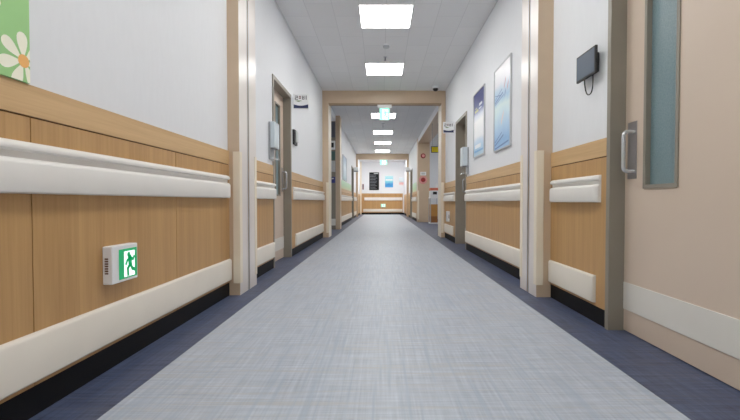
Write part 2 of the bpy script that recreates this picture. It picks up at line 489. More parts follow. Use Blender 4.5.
LZ = (0.735, 0.845, 0.90)
RZ = (0.705, 0.808, 0.862)
handrail('left', YB + 0.05, 3.035, *LZ, 'long cream handrail on near left wall above green exit box', near_cap=False)
handrail('left', 3.54, 4.36, *LZ, 'short cream handrail between left slotted pillar and first left door')
handrail('left', 5.33, 8.06, *LZ, 'cream handrail on left wall between first left door and portal')
handrail('left', 10.86, 15.9, *LZ, 'distant cream handrail on left wall just past the portal recess')
handrail('left', 17.2, 18.75, *LZ, 'distant short cream handrail on left wall just before far beam')
handrail('right', 2.342, 2.98, *RZ, 'short cream handrail stub under wall tablet, beside big near right door')
handrail('right', 3.42, 6.01, 0.715, 0.818, 0.875, 'cream handrail on right wall under the two framed posters')
handrail('right', 6.99, 8.05, 0.715, 0.818, 0.875, 'short cream handrail on right wall between recessed door and portal')
handrail('right', 14.6, 16.5, 0.715, 0.818, 0.875, 'distant short cream handrail on right wall beyond alarm column')
bumper('left', YB + 0.05, 3.092, 'long ivory bumper board on near left wall below green exit box')
bumper('left', 3.525, 4.362, 'ivory bumper board between left slotted pillar and first left door')
bumper('left', 5.46, 8.07, 'ivory bumper board on left wall between first left door and portal')
bumper('left', 10.86, 15.9, 'distant ivory bumper board on left wall past the portal recess')
bumper('left', 17.2, 18.75, 'distant short ivory bumper board on left wall before far beam')
bumper('right', 2.39, 3.028, 'short ivory bumper stub below right wall tablet, beside near right door')
bumper('right', 3.395, 6.04, 'ivory bumper board on right wall below the two framed posters')
bumper('right', 7.12, 8.06, 'short ivory bumper stub on right wall beside portal, under small white box')
bumper('right', 14.6, 16.5, 'distant ivory bumper board on right wall beyond alarm column')
# end wall rail and bumper (run across the corridor)
t = thing('handrail', 'distant cream handrail across the end wall under notice board', 'handrail', (0.05, YE - 0.009, 0.77), 'handrails along the corridor walls')
mb = MB()
board, grip = rail_profiles(0.77, 0.87, 0.93)
mb.loft([[(x, YE - o - 0.002, z) for o, z in board] for x in (-0.92, 1.15)]); mb.build('crash_board', M['rail'], t, smooth=True)
mb = MB(); mb.loft([[(x, YE - o - 0.002, z) for o, z in grip] for x in (-0.92, 1.15)]); mb.build('grip_rail', M['rail'], t, smooth=True)
mb = MB().box(-0.98, 1.16, YE - 0.04, YE - 0.0115, 0.15, 0.30)
o = centre_origin(mb.build('wall_bumper', M['bumper'], bevel=0.004)); tag(o, 'distant ivory bumper board across the end wall', 'wall guard', 'low bumper boards along the corridor walls')

def guard(xc, yc, sx, sy, label, z0=0.092, z1=1.085, leg=0.048, t=0.006):
    """L-shaped cover on a vertical corner at (xc, yc): sx = direction of body in x, sy = direction of body in y"""
    mb = MB()
    r = 0.004
    pts = [(-t, leg), (-t, 0), (-t * 0.3, -t), (leg, -t), (leg, 0), (0, 0), (0, leg)]
    pts = [(-t + 0.002, leg), (-t, leg - 0.004), (-t, -t * 0.2), (-t * 0.75, -t * 0.75), (-t * 0.2, -t), (leg - 0.004, -t), (leg, -t + 0.002), (leg, -0.0005), (-0.0005, -0.0005), (-0.0005, leg)]
    mb.loft([[(xc + sx * a, yc + sy * b, z) for a, b in pts] for z in (z0, z1)])
    o = mb.build('corner_guard', M['guard'], smooth=False)
    centre_origin(o)
    tag(o, label, 'corner guard', 'cream corner guards on the pillars')
guard(-1.068, 3.10, -1, 1, 'cream corner guard on near edge of left slotted pillar')
guard(-1.068, 3.51, -1, -1, 'cream corner guard on far edge of left slotted pillar')
guard(1.150, 3.035, 1, 1, 'cream corner guard on near edge of right slotted pillar')
guard(1.150, 3.385, 1, -1, 'cream corner guard on far edge of right slotted pillar')
guard(-1.035, PY, -1, 1, 'cream corner guard low on left column of the portal')
guard(1.183, PY, 1, 1, 'cream corner guard low on right column of the portal')
guard(XR - 0.004, 14.1, 1, 1, 'distant cream corner guard on edge of alarm column', leg=0.04)

# ------------------------------------------------------------------ doors
def door(n, side, y0, y1, head, rec=0.09, latch='far', window=True, kick=True, handle=True, leafm='leaf', win=(0.163, 0.408), arch=0.04):
    t = bpy.data.objects.new('door_%d' % n, None); COL.objects.link(t); t.location = (wx(side, -rec), (y0 + y1) / 2, 0); t['kind'] = 'structure'
    f = MB()
    # architrave on the wall face and the reveal behind it
    a = arch
    f.box(wx(side, -0.002), wx(side, 0.012), y0 - a, y0 + 0.003, 0, head + a)
    f.box(wx(side, -0.002), wx(side, 0.012), y1 - 0.003, y1 + a, 0, head + a)
    f.box(wx(side, -0.002), wx(side, 0.012), y0 + 0.003, y1 - 0.003, head - 0.003, head + a)
    f.box(wx(side, -0.002), wx(side, -rec - 0.06), y0, y0 + 0.003, 0, head)
    f.box(wx(side, -0.002), wx(side, -rec - 0.06), y1 - 0.003, y1, 0, head)
    f.box(wx(side, -0.002), wx(side, -rec - 0.06), y0 + 0.003, y1 - 0.003, head - 0.003, head)
    f.build('frame', M['frame'], t)
    # leaf around the window hole
    ya, yb = y0 + 0.0035, y1 - 0.0035
    xo, xi = wx(side, -rec), wx(side, -rec - 0.04)
    if latch == 'far':
        wa, wb = y1 - win[1], y1 - win[0]
    else:
        wa, wb = y0 + win[0], y0 + win[1]
    zw0, zw1 = 0.775, min(head - 0.14, 1.98)
    mb = MB()
    if window:
        mb.box(xo, xi, ya, wa, 0.006, head - 0.004); mb.box(xo, xi, wb, yb, 0.006, head - 0.004)
        mb.box(xo, xi, wa, wb, 0.006, zw0); mb.box(xo, xi, wa, wb, zw1, head - 0.004)
    else:
        mb.box(xo, xi, ya, yb, 0.006, head - 0.004)
    lf = mb.build('leaf', M[leafm], t)
    if window:
        w = 0.019; p = 0.006
        wf = MB()
        for (a0, a1, b0, b1) in ((wa, wa + w, zw0, zw1), (wb - w, wb, zw0, zw1), (wa + w, wb - w, zw0, zw0 + w), (wa + w, wb - w, zw1 - w, zw1)):
            wf.box(wx(side, -rec + p), wx(side, -rec - 0.03), a0, a1, b0, b1)
        wfo = wf.build('window_frame', M['frame'], t)
        MB().box(wx(side, -rec - 0.02), wx(side, -rec - 0.026), wa + w, wb - w, zw0 + w, zw1 - w).build('pane', M['glass'], wfo)
    if kick:
        MB().box(wx(side, -rec + 0.004), xo, ya + 0.001, yb - 0.001, 0.122, 0.27).build('kick_plate', M['kick'], t, bevel=0.001)
    if handle:
        if latch == 'far': ha, hb = y1 - 0.105, y1 - 0.028
        else: ha, hb = y0 + 0.028, y0 + 0.105
        hp = MB().box(wx(side, -rec + 0.004), xo, ha, hb, 0.83, 1.132).build('handle_plate', M['plate'], t, bevel=0.002)
        hy = ha + 0.02 if latch == 'far' else hb - 0.02
        o0, o1 = -rec + 0.004, -rec + 0.06
        path = [(wx(side, o0), hy, 1.075), (wx(side, o1 - 0.025), hy, 1.078)]
        for k in range(1, 7):
            g = PI / 2 * k / 6
            path.append((wx(side, o1 - 0.025 + 0.025 * math.sin(g)), hy, 1.078 - 0.025 * (1 - math.cos(g))))
        for k in range(0, 7):
            g = PI / 2 * k / 6
            path.append((wx(side, o1 - 0.025 + 0.025 * math.cos(g)), hy, 0.893 - 0.025 * math.sin(g)))
        path.append((wx(side, o0), hy, 0.868))
        MB().tube(path, 0.0095, 12).build('handle', M['steel'], hp, smooth=True)
    return t
door(1, 'right', 0.95, 2.255, 2.12, rec=0.073, arch=0.031)
door(2, 'left', 4.41, 5.215, 2.02, rec=0.085)
door(3, 'right', 6.10, 6.90, 2.0, rec=0.15, window=True)
door(4, 'left', 16.0, 17.1, 2.06, rec=0.06, leafm='teal', window=False, kick=False, arch=0.04)
door(5, 'right', 16.6, 17.7, 2.0, rec=0.06, kick=False)

# ------------------------------------------------------------------ ceiling lights
def ceiling_light(x, y, label):
    t = thing('ceiling_light', label, 'ceiling light', (x, y, HC), 'square ceiling light panels')
    h = 0.302; f = MB()
    for b in ((-h, -h + 0.007, -h, h), (h - 0.007, h, -h, h), (-h + 0.007, h - 0.007, -h, -h + 0.007), (-h + 0.007, h - 0.007, h - 0.007, h)):
        f.box(x + b[0], x + b[1], y + b[2], y + b[3], HC - 0.006, HC)
    f.build('frame', M['lightframe'], t)
    i = h - 0.007
    MB().box(x - i, x + i, y - i, y + i, HC - 0.004, HC - 0.0005).build('diffuser', M['glow'], t)
for x, y, l in ((0.054, 4.875, 'large bright ceiling panel nearest the camera in the photo'),
                (0.054, 6.79, 'bright ceiling panel just before the portal beam'),
                (0.056, 10.45, 'bright ceiling panel behind the hanging portal exit sign'),
                (0.056, 12.95, 'second ceiling panel past the portal'),
                (0.056, 15.3, 'third ceiling panel past the portal'),
                (0.056, 17.7, 'last ceiling panel before the far beam'),
                (0.054, 2.95, 'ceiling panel overhead between the slotted pillars'),
                (0.054, 1.0, 'ceiling panel overhead beside the near right door'),
                (0.054, -1.0, 'ceiling panel overhead behind the camera'),
                (0.056, 19.5, 'added ceiling panel hidden beyond the far beam'),  # unseen panel behind the beam, added to light the end wall
                (0.056, 20.55, 'added hidden ceiling panel closest to the end wall'),  # added end wall light, kept hidden by the far beam
                (2.45, 12.2, 'added unseen fill panel in the reception alcove near the portal'),  # fill light added for the alcove, placed out of view
                (-0.62, 20.55, 'added unseen ceiling panel near end wall, left of the centre one'),  # extra unseen panel added to brighten the far end
                (0.74, 20.55, 'added unseen ceiling panel near end wall, right of the centre one'),  # right-hand counterpart, also added for far-end brightness
                (2.45, 14.9, 'added unseen fill panel in the reception alcove near its back wall')):  # second added fill, lifts the alcove from out of view
    ceiling_light(x, y, l)

# ------------------------------------------------------------------ small ceiling devices
def smoke(x, y, label):
    t = thing('smoke_detector', label, 'smoke detector', (x, y, HC), 'round smoke detectors')
    MB().lathe((x, y, HC), (0, 0, -1), [(0.06, 0.0), (0.06, 0.008), (0.054, 0.014)], 28).build('base', M['white'], t, smooth=True)
    MB().lathe((x, y, HC), (0, 0, -1), [(0.044, 0.0142), (0.046, 0.03), (0.036, 0.042), (0.012, 0.046)], 28).build('sensor_head', M['alpale'], t, smooth=True)
smoke(0.07, 5.75, 'round white smoke detector between the two nearest ceiling panels')
smoke(0.05, 11.35, 'distant round smoke detector between ceiling panels past the portal')
def sprinkler(x, y, label):
    t = thing('sprinkler_head', label, 'sprinkler', (x, y, HC), 'ceiling sprinklers')
    MB().lathe((x, y, HC), (0, 0, -1), [(0.03, 0), (0.028, 0.006), (0.012, 0.008)], 20).build('rose', M['alpale'], t, smooth=True)
    MB().lathe((x, y, HC), (0, 0, -1), [(0.008, 0.008), (0.009, 0.03), (0.006, 0.045), (0.018, 0.046), (0.018, 0.05)], 16).build('nozzle', M['slot'], t, smooth=True)
sprinkler(0.06, 6.22, 'small sprinkler head just in front of second ceiling panel')
sprinkler(0.05, 11.8, 'distant sprinkler head between ceiling panels past the portal')
t = thing('security_camera', 'black dome camera on ceiling before right end of portal beam', 'security camera', (1.025, 7.8, HC))
MB().lathe((1.025, 7.8, HC), (0, 0, -1), [(0.062, 0), (0.062, 0.03), (0.056, 0.042)], 28).build('base', M['white'], t, smooth=True)
MB().lathe((1.025, 7.8, HC - 0.042), (0, 0, -1), [(0.052 * math.cos(a), 0.0002 + 0.05 * math.sin(a)) for a in [PI / 2 * k / 8 for k in range(9)]], 28).build('dome', M['black'], t, smooth=True)

# ------------------------------------------------------------------ exit signs
def pictogram(mb, P, green=0, white=1):
    """running figure leaving through a doorway; P(s, t, layer) maps the unit square to the sign face"""
    def quad(pts, mi, lay): mb.poly([P(s, t, lay) for s, t in pts], mi)
    def stroke(pts, w, mi, lay):
        for (a, b), (c, d) in zip(pts[:-1], pts[1:]):
            dx, dy = c - a, d - b; l = math.hypot(dx, dy) or 1
            nx, ny = -dy / l * w / 2, dx / l * w / 2
            ex, ey = dx / l * w * 0.3, dy / l * w * 0.3
            quad([(a - ex + nx, b - ey + ny), (a - ex - nx, b - ey - ny), (c + ex - nx, d + ey - ny), (c + ex + nx, d + ey + ny)], mi, lay)
    quad([(0, 0), (1, 0), (1, 1), (0, 1)], green, 0)
    quad([(0.27, 0.05), (0.86, 0.05), (0.86, 0.91), (0.27, 0.91)], white, 1)
    head = [(0.52 + 0.09 * math.cos(2 * PI * k / 14), 0.79 + 0.09 * math.sin(2 * PI * k / 14)) for k in range(14)]
    quad(head, green, 2)
    stroke([(0.57, 0.70), (0.60, 0.44)], 0.20, green, 2)
    stroke([(0.58, 0.68), (0.44, 0.60), (0.36, 0.48)], 0.10, green, 2)
    stroke([(0.62, 0.67), (0.76, 0.60), (0.82, 0.70)], 0.10, green, 2)
    stroke([(0.58, 0.44), (0.46, 0.32), (0.48, 0.10)], 0.12, green, 2)
    stroke([(0.62, 0.43), (0.72, 0.28), (0.90, 0.22)], 0.12, green, 2)

def low_exit(side, y0, y1, z0, z1, label, mats=('green', 'greenw')):
    t = thing('exit_sign', label, 'exit sign', (wx(side, 0.009), (y0 + y1) / 2, z0))
    d = 0.05
    hs = MB().box(wx(side, 0.0095), wx(side, d), y0, y1, z0, z1).build('housing', M['white'], t, bevel=0.004)
    w = y1 - y0
    fa, fb = y0 + w * 0.24, y1 - w * 0.04
    ha, hb = z0 + 0.012, z1 - 0.018
    mb = MB()
    if side == 'left':
        P = lambda s, tt, l: (wx(side, d + 0.0008 + 0.0006 * l), fa + (fb - fa) * s, ha + (hb - ha) * tt)
    else:
        P = lambda s, tt, l: (wx(side, d + 0.0008 + 0.0006 * l), fb + (fa - fb) * s, ha + (hb - ha) * tt)
    pictogram(mb, P)
    mb.build('sign_face', [M[mats[0]], M[mats[1]]], t)
    v = MB()
    zc = (z0 + z1) / 2
    for k in range(7):
        v.box(wx(side, 0.02), wx(side, 0.034), y0 - 0.0012, y0 + 0.0005, zc - 0.035 + k * 0.01, zc - 0.029 + k * 0.01)
    v.build('vent_slots', M['gap'], hs)
    return t
low_exit('left', 1.683, 1.86, 0.366, 0.524, 'green running figure exit box low on near left wood panel')
low_exit('right', 7.5, 7.68, 0.34, 0.53, 'small white low exit box on right wall beside the portal', ('palew2', 'palew'))

def hang_exit(x0, x1, y, z0, z1, ztop, label):
    t = thing('exit_sign', label, 'exit sign', ((x0 + x1) / 2, y, ztop), 'lit exit signs hanging from the beams')
    MB().box(x0 - 0.04, x1 + 0.04, y - 0.03, y + 0.03, z1 + 0.003, ztop).build('mount', M['white'], t, bevel=0.003)
    MB().box(x0, x1, y - 0.015, y + 0.015, z0, z1).build('housing', M['white'], t, bevel=0.003)
    mb = MB()
    pictogram(mb, lambda s, tt, l: (x0 + 0.008 + (x1 - x0 - 0.016) * s, y - 0.0158 - 0.0006 * l, z0 + 0.008 + (z1 - z0 - 0.016) * tt))
    mb.build('sign_face', [M['mint'], M['mintw']], t)
hang_exit(-0.035, 0.165, PY + 0.06, 2.315, 2.55, 2.6149, 'bright mint exit sign hanging under the near portal beam')
hang_exit(-0.05, 0.27, 18.87, 2.40, 2.60, 2.63, 'distant pale exit sign hanging under the far beam')

# exit box in the middle of the end wall
t = thing('exit_sign', 'distant white glowing exit box low on the end wall', 'exit sign', (0.12, YE - 0.012, 0.4))
MB().box(-0.02, 0.24, YE - 0.06, YE - 0.0095, 0.40, 0.58).build('housing', M['white'], t, bevel=0.004)
mb = MB(); pictogram(mb, lambda s, tt, l: (-0.01 + 0.24 * s, YE - 0.0608 - 0.0006 * l, 0.41 + 0.16 * tt)); mb.build('sign_face', [M['greenpale'], M['greenw']], t)

# ------------------------------------------------------------------ flower poster on the near left wall
y0, y1, z0, z1 = 0.2, 1.34, 1.0915, 1.95
mb = MB()
mb.box(XL + 0.0003, XL + 0.018, y0, y1, z0, z1, 0)
XF = XL + 0.0184
def clip_y(pts, ymax, zmin):
    out = []
    for i, p in enumerate(pts):
        q = pts[(i + 1) % len(pts)]
        if p[0] <= ymax: out.append(p)
        if (p[0] <= ymax) != (q[0] <= ymax):
            k = (ymax - p[0]) / (q[0] - p[0]); out.append((ymax, p[1] + (q[1] - p[1]) * k))
    return out
def daisy(cy, cz, R, rot, mi=1, n=7):
    for k in range(n):
        a = rot + 2 * PI * k / n
        pts = []
        for j in range(20):
            u = 2 * PI * j / 20
            rr = R * (0.56 + 0.44 * math.cos(u)); ww = R * 0.31 * math.sin(u) * (0.62 + 0.38 * math.cos(u))
            pts.append((cy + rr * math.cos(a) - ww * math.sin(a), cz + rr * math.sin(a) + ww * math.cos(a)))
        pts = clip_y(pts, y1 - 0.0005, z0)
        pts = [(p, max(q, z0)) for p, q in pts]
        if len(pts) > 2: mb.poly([(XF + 0.00002 * k, p, q) for p, q in pts], mi)
    c = [(cy + R * 0.23 * math.cos(2 * PI * j / 20), cz + R * 0.23 * math.sin(2 * PI * j / 20)) for j in range(20)]
    mb.poly([(XF + 0.0004, p, q) for p, q in clip_y(c, y1 - 0.0005, z0)], 2)
daisy(1.316, 1.156, 0.090, math.radians(94))
daisy(1.175, 1.335, 0.075, math.radians(70))
daisy(0.95, 1.2, 0.09, math.radians(20)); daisy(0.7, 1.5, 0.1, 0.4); daisy(0.45, 1.22, 0.08, 0.9); daisy(1.0, 1.7, 0.1, 0.1)
o = mb.build('flower_poster', [M['posgreen'], M['petal'], M['core']]); centre_origin(o)
tag(o, 'green poster with cream daisies on near left wall', 'poster')

# ------------------------------------------------------------------ wall tablet on the right
t = thing('wall_tablet', 'black tablet screen mounted on right wall with looped cable', 'tablet', (XR, 2.47, 1.44))
ty0, ty1, tz0, tz1 = 2.352, 2.58, 1.442, 1.602
MB().box(XR - 0.03, XR - 0.0005, 2.395, 2.525, 1.462, 1.575).build('wall_bracket', M['black'], t, bevel=0.004)
tc_ = MB().box(XR - 0.046, XR - 0.0305, ty0, ty1, tz0, tz1).build('casing', M['black'], t, bevel=0.004)
MB().box(XR - 0.0472, XR - 0.0462, ty0 + 0.011, ty1 - 0.011, tz0 + 0.013, tz1 - 0.011).build('screen', M['screen'], tc_)
cab = []
for k in range(33):
    u = k / 32; a = PI * u
    cab.append((XR - 0.028 + 0.006 * math.sin(a), 2.462 + 0.05 * math.copysign(abs(math.cos(a)) ** 0.8, math.cos(a)), 1.465 - 0.118 * math.sin(a) ** 0.75))
MB().tube(cab, 0.0036, 8).build('cable', M['black'], t, smooth=True)

# ------------------------------------------------------------------ framed posters on the right wall
def wall_poster(side, ya, yb, za, zb, face, label, extra=None, group=None):
    t = thing('framed_poster', label, 'poster', (wx(side, 0), (ya + yb) / 2, za), group)
    f = MB(); w = 0.014
    for a0, a1, b0, b1 in ((ya, ya + w, za, zb), (yb - w, yb, za, zb), (ya + w, yb - w, za, za + w), (ya + w, yb - w, zb - w, zb)):
        f.box(wx(side, 0.0003), wx(side, 0.018), a0, a1, b0, b1)
    f.build('frame', M['alpale'], t)
    mb = MB().box(wx(side, 0.0003), wx(side, 0.010), ya + w, yb - w, za + w, zb - w, 0)
    mats = [face]
    if extra: mats += extra(mb, ya + w, yb - w, za + w, zb - w)
    mb.build('print', mats, t)
    return t
PA0, PA1, PAZ0, PAZ1 = 5.00, 5.575, 1.29, 2.135
PB0, PB1, PBZ0, PBZ1 = 3.985, 4.575, 1.252, 2.14
m1 = grad_mat('print_navy', [(0.0, (196, 222, 240)), (0.12, (160, 205, 238)), (0.24, (206, 224, 242)), (0.30, (240, 243, 248)), (0.55, (250, 250, 252)), (0.64, (216, 222, 240)), (0.72, (92, 104, 172)), (0.80, (56, 66, 138)), (1.0, (50, 58, 126))], 2, 0.014, 0.83, 0.10, 7)
m2 = grad_mat('print_sky', [(0.0, (150, 196, 236)), (0.10, (128, 178, 226)), (0.26, (170, 206, 240)), (0.42, (206, 232, 246)), (0.52, (220, 240, 244)), (0.62, (170, 208, 238)), (0.72, (200, 222, 242)), (0.80, (236, 236, 246)), (1.0, (250, 250, 252))], 2, 0.014, 0.87, 0.16, 6, stretch=(1, 1.2, 0.6))
def marks_a(mb, a, b, c, d):
    X = wx('right', 0.0105)
    def q(s0, s1, t0, t1, mi, sl=0.0):
        # s runs left to right as seen from the corridor
        Y = lambda s: b + (a - b) * s
        Zz = lambda t: c + (d - c) * t
        mb.poly([(X, Y(s0), Zz(t0)), (X, Y(s1), Zz(t0 + sl)), (X, Y(s1), Zz(t1 + sl)), (X, Y(s0), Zz(t1))], mi)
    q(0.10, 0.44, 0.70, 0.735, 1); q(0.14, 0.30, 0.755, 0.775, 1); q(0.52, 0.80, 0.765, 0.805, 2); q(0.5, 0.74, 0.72, 0.735, 2)
    q(0.06, 0.9, 0.06, 0.09, 3); q(0.12, 0.7, 0.12, 0.18, 2)
    return [plain('print_yellow', (206, 204, 120), 0.4), plain('print_white', (236, 240, 248), 0.4), plain('print_blue', (120, 178, 226), 0.4)]
def marks_b(mb, a, b, c, d):
    X = wx('right', 0.0105)
    Y = lambda s: b + (a - b) * s
    Zz = lambda t: c + (d - c) * t
    def line(s0, t0, s1, t1, w, mi):
        mb.poly([(X, Y(s0), Zz(t0 - w)), (X, Y(s1), Zz(t1 - w)), (X, Y(s1), Zz(t1 + w)), (X, Y(s0), Zz(t0 + w))], mi)
    line(0.04, 0.60, 0.55, 0.66, 0.008, 1); line(0.04, 0.635, 0.5, 0.71, 0.005, 1); line(0.04, 0.69, 0.45, 0.64, 0.004, 1); line(0.04, 0.575, 0.6, 0.625, 0.005, 1)
    line(0.62, 0.70, 0.72, 0.80, 0.02, 3); line(0.80, 0.66, 0.88, 0.74, 0.022, 3); line(0.66, 0.60, 0.72, 0.67, 0.02, 1)
    line(0.5, 0.05, 0.98, 0.10, 0.14, 2) if False else None
    line(0.04, 0.06, 0.6, 0.15, 0.010, 1); line(0.04, 0.10, 0.5, 0.19, 0.007, 1); line(0.06, 0.02, 0.9, 0.055, 0.010, 1)
    line(0.45, 0.30, 0.60, 0.42, 0.03, 4)
    return [plain('print_slate', (96, 128, 186), 0.4), plain('print_sky2', (140, 196, 240), 0.4), plain('print_rose', (206, 150, 160), 0.4), plain('print_blush', (232, 214, 214), 0.4)]
wall_poster('right', PA0, PA1, PAZ0, PAZ1, m1, 'tall framed poster with navy top, beside the recessed right door', marks_a, 'framed posters on the right wall')
wall_poster('right', PB0, PB1, PBZ0, PBZ1, m2, 'tall framed pale blue poster nearer the right slotted pillar', marks_b, 'framed posters on the right wall')
m3 = grad_mat('print_left', [(0.0, (170, 200, 210)), (0.5, (206, 220, 232)), (0.8, (150, 168, 200)), (1.0, (110, 128, 170))], 2, 0.0, 0.8, 0.2, 6)
wall_poster('left', 12.3, 13.6, 1.36, 2.12, m3, 'distant blue grey framed poster on left wall past the portal')

# green painted boards on the far side walls
gm = grad_mat('green_board', [(0.0, (196, 206, 150)), (0.35, (168, 212, 158)), (1.0, (196, 226, 196))], 2, 0.0, 0.34, 0.25, 3)
o = MB().box(XL + 0.0003, XL + 0.012, 11.1, 15.7, 1.0915, 1.34).build('green_board', gm); centre_origin(o); tag(o, 'distant pale green board along left wall above the wood', 'wall board')
o = MB().box(XR - 0.0003, XR - 0.012, 14.7, 16.4, 1.0715, 1.40).build('green_board', gm); centre_origin(o); tag(o, 'distant pale green board on right wall beyond alarm column', 'wall board')

# ------------------------------------------------------------------ blade signs by the doors
def blade_sign(x0, x1, y, z0, z1, label, lefttick):
    t = thing('door_sign', label, 'sign', ((x0 + x1) / 2, y, z0), 'square projecting room signs')
    th = 0.008
    MB().box(x0, x1, y - th, y + th, z0, z1).build('panel', M['white'], t, bevel=0.002)
    F = y - th - 0.0008
    X = lambda s: x0 + (x1 - x0) * s
    Z = lambda q: z0 + (z1 - z0) * q
    mb = MB()
    # navy foot with a sagging upper edge
    top = [(0.03 + 0.94 * k / 12, 0.30 - 0.085 * math.sin(PI * k / 12)) for k in range(13)]
    mb.poly([(X(0.03), F, Z(0.05)), (X(0.97), F, Z(0.05))] + [(X(s), F, Z(q)) for s, q in reversed(top)], 0)
    mb.build('navy_band', M['navy'], t)
    def bars(name, mat, rects):
        mb = MB()
        for s0, s1, q0, q1 in rects: mb.poly([(X(s0), F, Z(q0)), (X(s1), F, Z(q0)), (X(s1), F, Z(q1)), (X(s0), F, Z(q1))])
        mb.build(name, mat, t)
    bars('letter', M['ink'], [(0.11, 0.30, 0.81, 0.86), (0.25, 0.30, 0.75, 0.81), (0.11, 0.30, 0.70, 0.75), (0.11, 0.16, 0.64, 0.70), (0.11, 0.32, 0.60, 0.645)])
    bars('letter', M['inkred'], [(0.37, 0.50, 0.81, 0.85), (0.37, 0.415, 0.69, 0.81), (0.455, 0.50, 0.69, 0.81), (0.37, 0.50, 0.65, 0.69)])
    bars('letter', M['ink'], [(0.57, 0.62, 0.61, 0.86), (0.68, 0.73, 0.61, 0.86), (0.62, 0.68, 0.74, 0.78), (0.62, 0.68, 0.61, 0.65)])
    bars('letter', M['ink'], [(0.81, 0.865, 0.60, 0.87)])
    bars('small_print', M['inkgreen'], [(0.16, 0.54, 0.51, 0.55), (0.26, 0.44, 0.47, 0.51)])
    MB().box(lefttick[0], lefttick[1], y - 0.006, y + 0.006, (z0 + z1) / 2 - 0.05, (z0 + z1) / 2 + 0.05).build('bracket', M['alpale'], t)
blade_sign(XL + 0.008, -0.945, 5.39, 1.915, 2.115, 'white and navy projecting sign beside the first left door', (XL, XL + 0.008))
blade_sign(1.065, XR - 0.01, 7.1, 1.885, 2.075, 'white and navy projecting sign beside the recessed right door', (XR - 0.01, XR))

# ------------------------------------------------------------------ sanitizer dispensers beside the doors
def dispenser(side, y0, y1, yw, z0, z1, d, label):
    t = thing('sanitizer_dispenser', label, 'dispenser', (wx(side, 0), (y0 + y1) / 2, z0), 'clear wall boxes beside the doors')
    MB().box(wx(side, 0.0003), wx(side, 0.02), y0 + 0.004, yw, z0 - 0.12, z1).build('back_plate', M['clear2'], t, bevel=0.003)
    db = MB().box(wx(side, 0.0202), wx(side, d), y0, y1, z0, z1).build('body', M['clear'], t, bevel=0.005, seg=2)
    MB().box(wx(side, 0.024), wx(side, d - 0.006), y0 + 0.01, y1 - 0.01, z0 - 0.0075, z0 - 0.0003).build('nozzle_plate', M['slot'], db)
    mb = MB()
    zt = z0 - 0.11
    mb.tube([(wx(side, 0.02), y0 + 0.012, zt + 0.004), (wx(side, d), y0 + 0.012, zt), (wx(side, d), y1 - 0.012, zt), (wx(side, 0.02), y1 - 0.012, zt + 0.004)], 0.004, 8)
    mb.tube([(wx(side, d - 0.01), y0 + 0.012, zt), (wx(side, d - 0.01), y0 + 0.012, z0 - 0.006)], 0.003, 8)
    mb.tube([(wx(side, d - 0.01), y1 - 0.012, zt), (wx(side, d - 0.01), y1 - 0.012, z0 - 0.006)], 0.003, 8)
    mb.build('drip_tray_bracket', M['steel'], t, smooth=True)
dispenser('left', 4.22, 4.41, 4.364, 1.262, 1.53, 0.066, 'grey clear wall dispenser beside the first left door')
dispenser('right', 5.93, 6.10, 6.052, 1.225, 1.495, 0.09, 'grey clear wall dispenser beside the recessed right door')

# small wall unit after the first left door
t = thing('wall_intercom', 'small white wall unit with black edge past first left door', 'intercom', (XL, 5.47, 1.46))
MB().box(XL + 0.0003, XL + 0.030, 5.36, 5.55, 1.455, 1.65).build('casing', M['black'], t, bevel=0.006)
MB().box(XL + 0.0302, XL + 0.044, 5.42, 5.535, 1.49, 1.635).build('front_cover', M['notice'], t, bevel=0.005)

# ------------------------------------------------------------------ left recess beyond the portal: things on its far return wall
YF = 10.4395
def pin(name, x0, x1, z0, z1, mat, label, cat, d=0.02):
    o = MB().box(x0, x1, YF - d, YF, z0, z1).build(name, mat, bevel=0.003); centre_origin(o); return tag(o, label, cat)
MBX = (-1.275, -1.165)
pin('dark_notice_board', MBX[0], MBX[1], 2.33, 2.72, M['slot'], 'distant dark grey board high in left recess beyond portal', 'board')
t = thing('wall_clock_box', 'distant white box with dark front in left recess beyond portal', 'wall box', (-1.22, YF, 2.02))
MB().box(MBX[0], MBX[1], YF - 0.05, YF, 2.02, 2.24).build('casing', M['white'], t, bevel=0.004)
MB().box(MBX[0] + 0.01, MBX[1] - 0.03, YF - 0.056, YF - 0.0502, 2.07, 2.19).build('front', M['black'], t)
pin('green_notice_board', MBX[0], MBX[1], 1.76, 1.98, M['teal'], 'distant dark green board above grey notice in left recess', 'board')
pin('paper_notice', MBX[0], MBX[1], 1.46, 1.74, M['notice'], 'distant light grey notice in left recess beyond portal', 'notice', 0.006)
t = thing('glove_box', 'distant navy blue box below grey notice in left recess', 'box', (-1.22, YF, 1.18))
MB().box(MBX[0], MBX[1], YF - 0.08, YF, 1.18, 1.33).build('carton', M['bluebox'], t, bevel=0.004)
MB().box(MBX[0] + 0.03, MBX[1] - 0.03, YF - 0.0812, YF - 0.0802, 1.275, 1.30).build('slot', M['white'], t)
ncount[0] += 1
MB().box(-1.6, XL - 0.005, YF - 0.006, YF, 0.10, 0.27).build('trim_%d' % ncount[0], M['kick'], kind='structure')

# hanging boards near the far doors
def small_blade(x0, x1, y, z0, z1, label):
    t = thing('door_sign', label, 'sign', ((x0 + x1) / 2, y, z0), 'square projecting room signs')
    MB().box(x0, x1, y - 0.008, y + 0.008, z0, z1).build('panel', M['white'], t)
    MB().box(x0 + 0.01, x1 - 0.01, y - 0.0095, y - 0.0082, z0 + 0.01, z0 + 0.05).build('navy_band', M['slot'], t)
small_blade(XL, -0.955, 17.3, 1.95, 2.15, 'distant white projecting sign on left wall near far beam')
small_blade(1.06, XR, 17.9, 2.0, 2.2, 'distant white projecting sign on right wall near far beam')

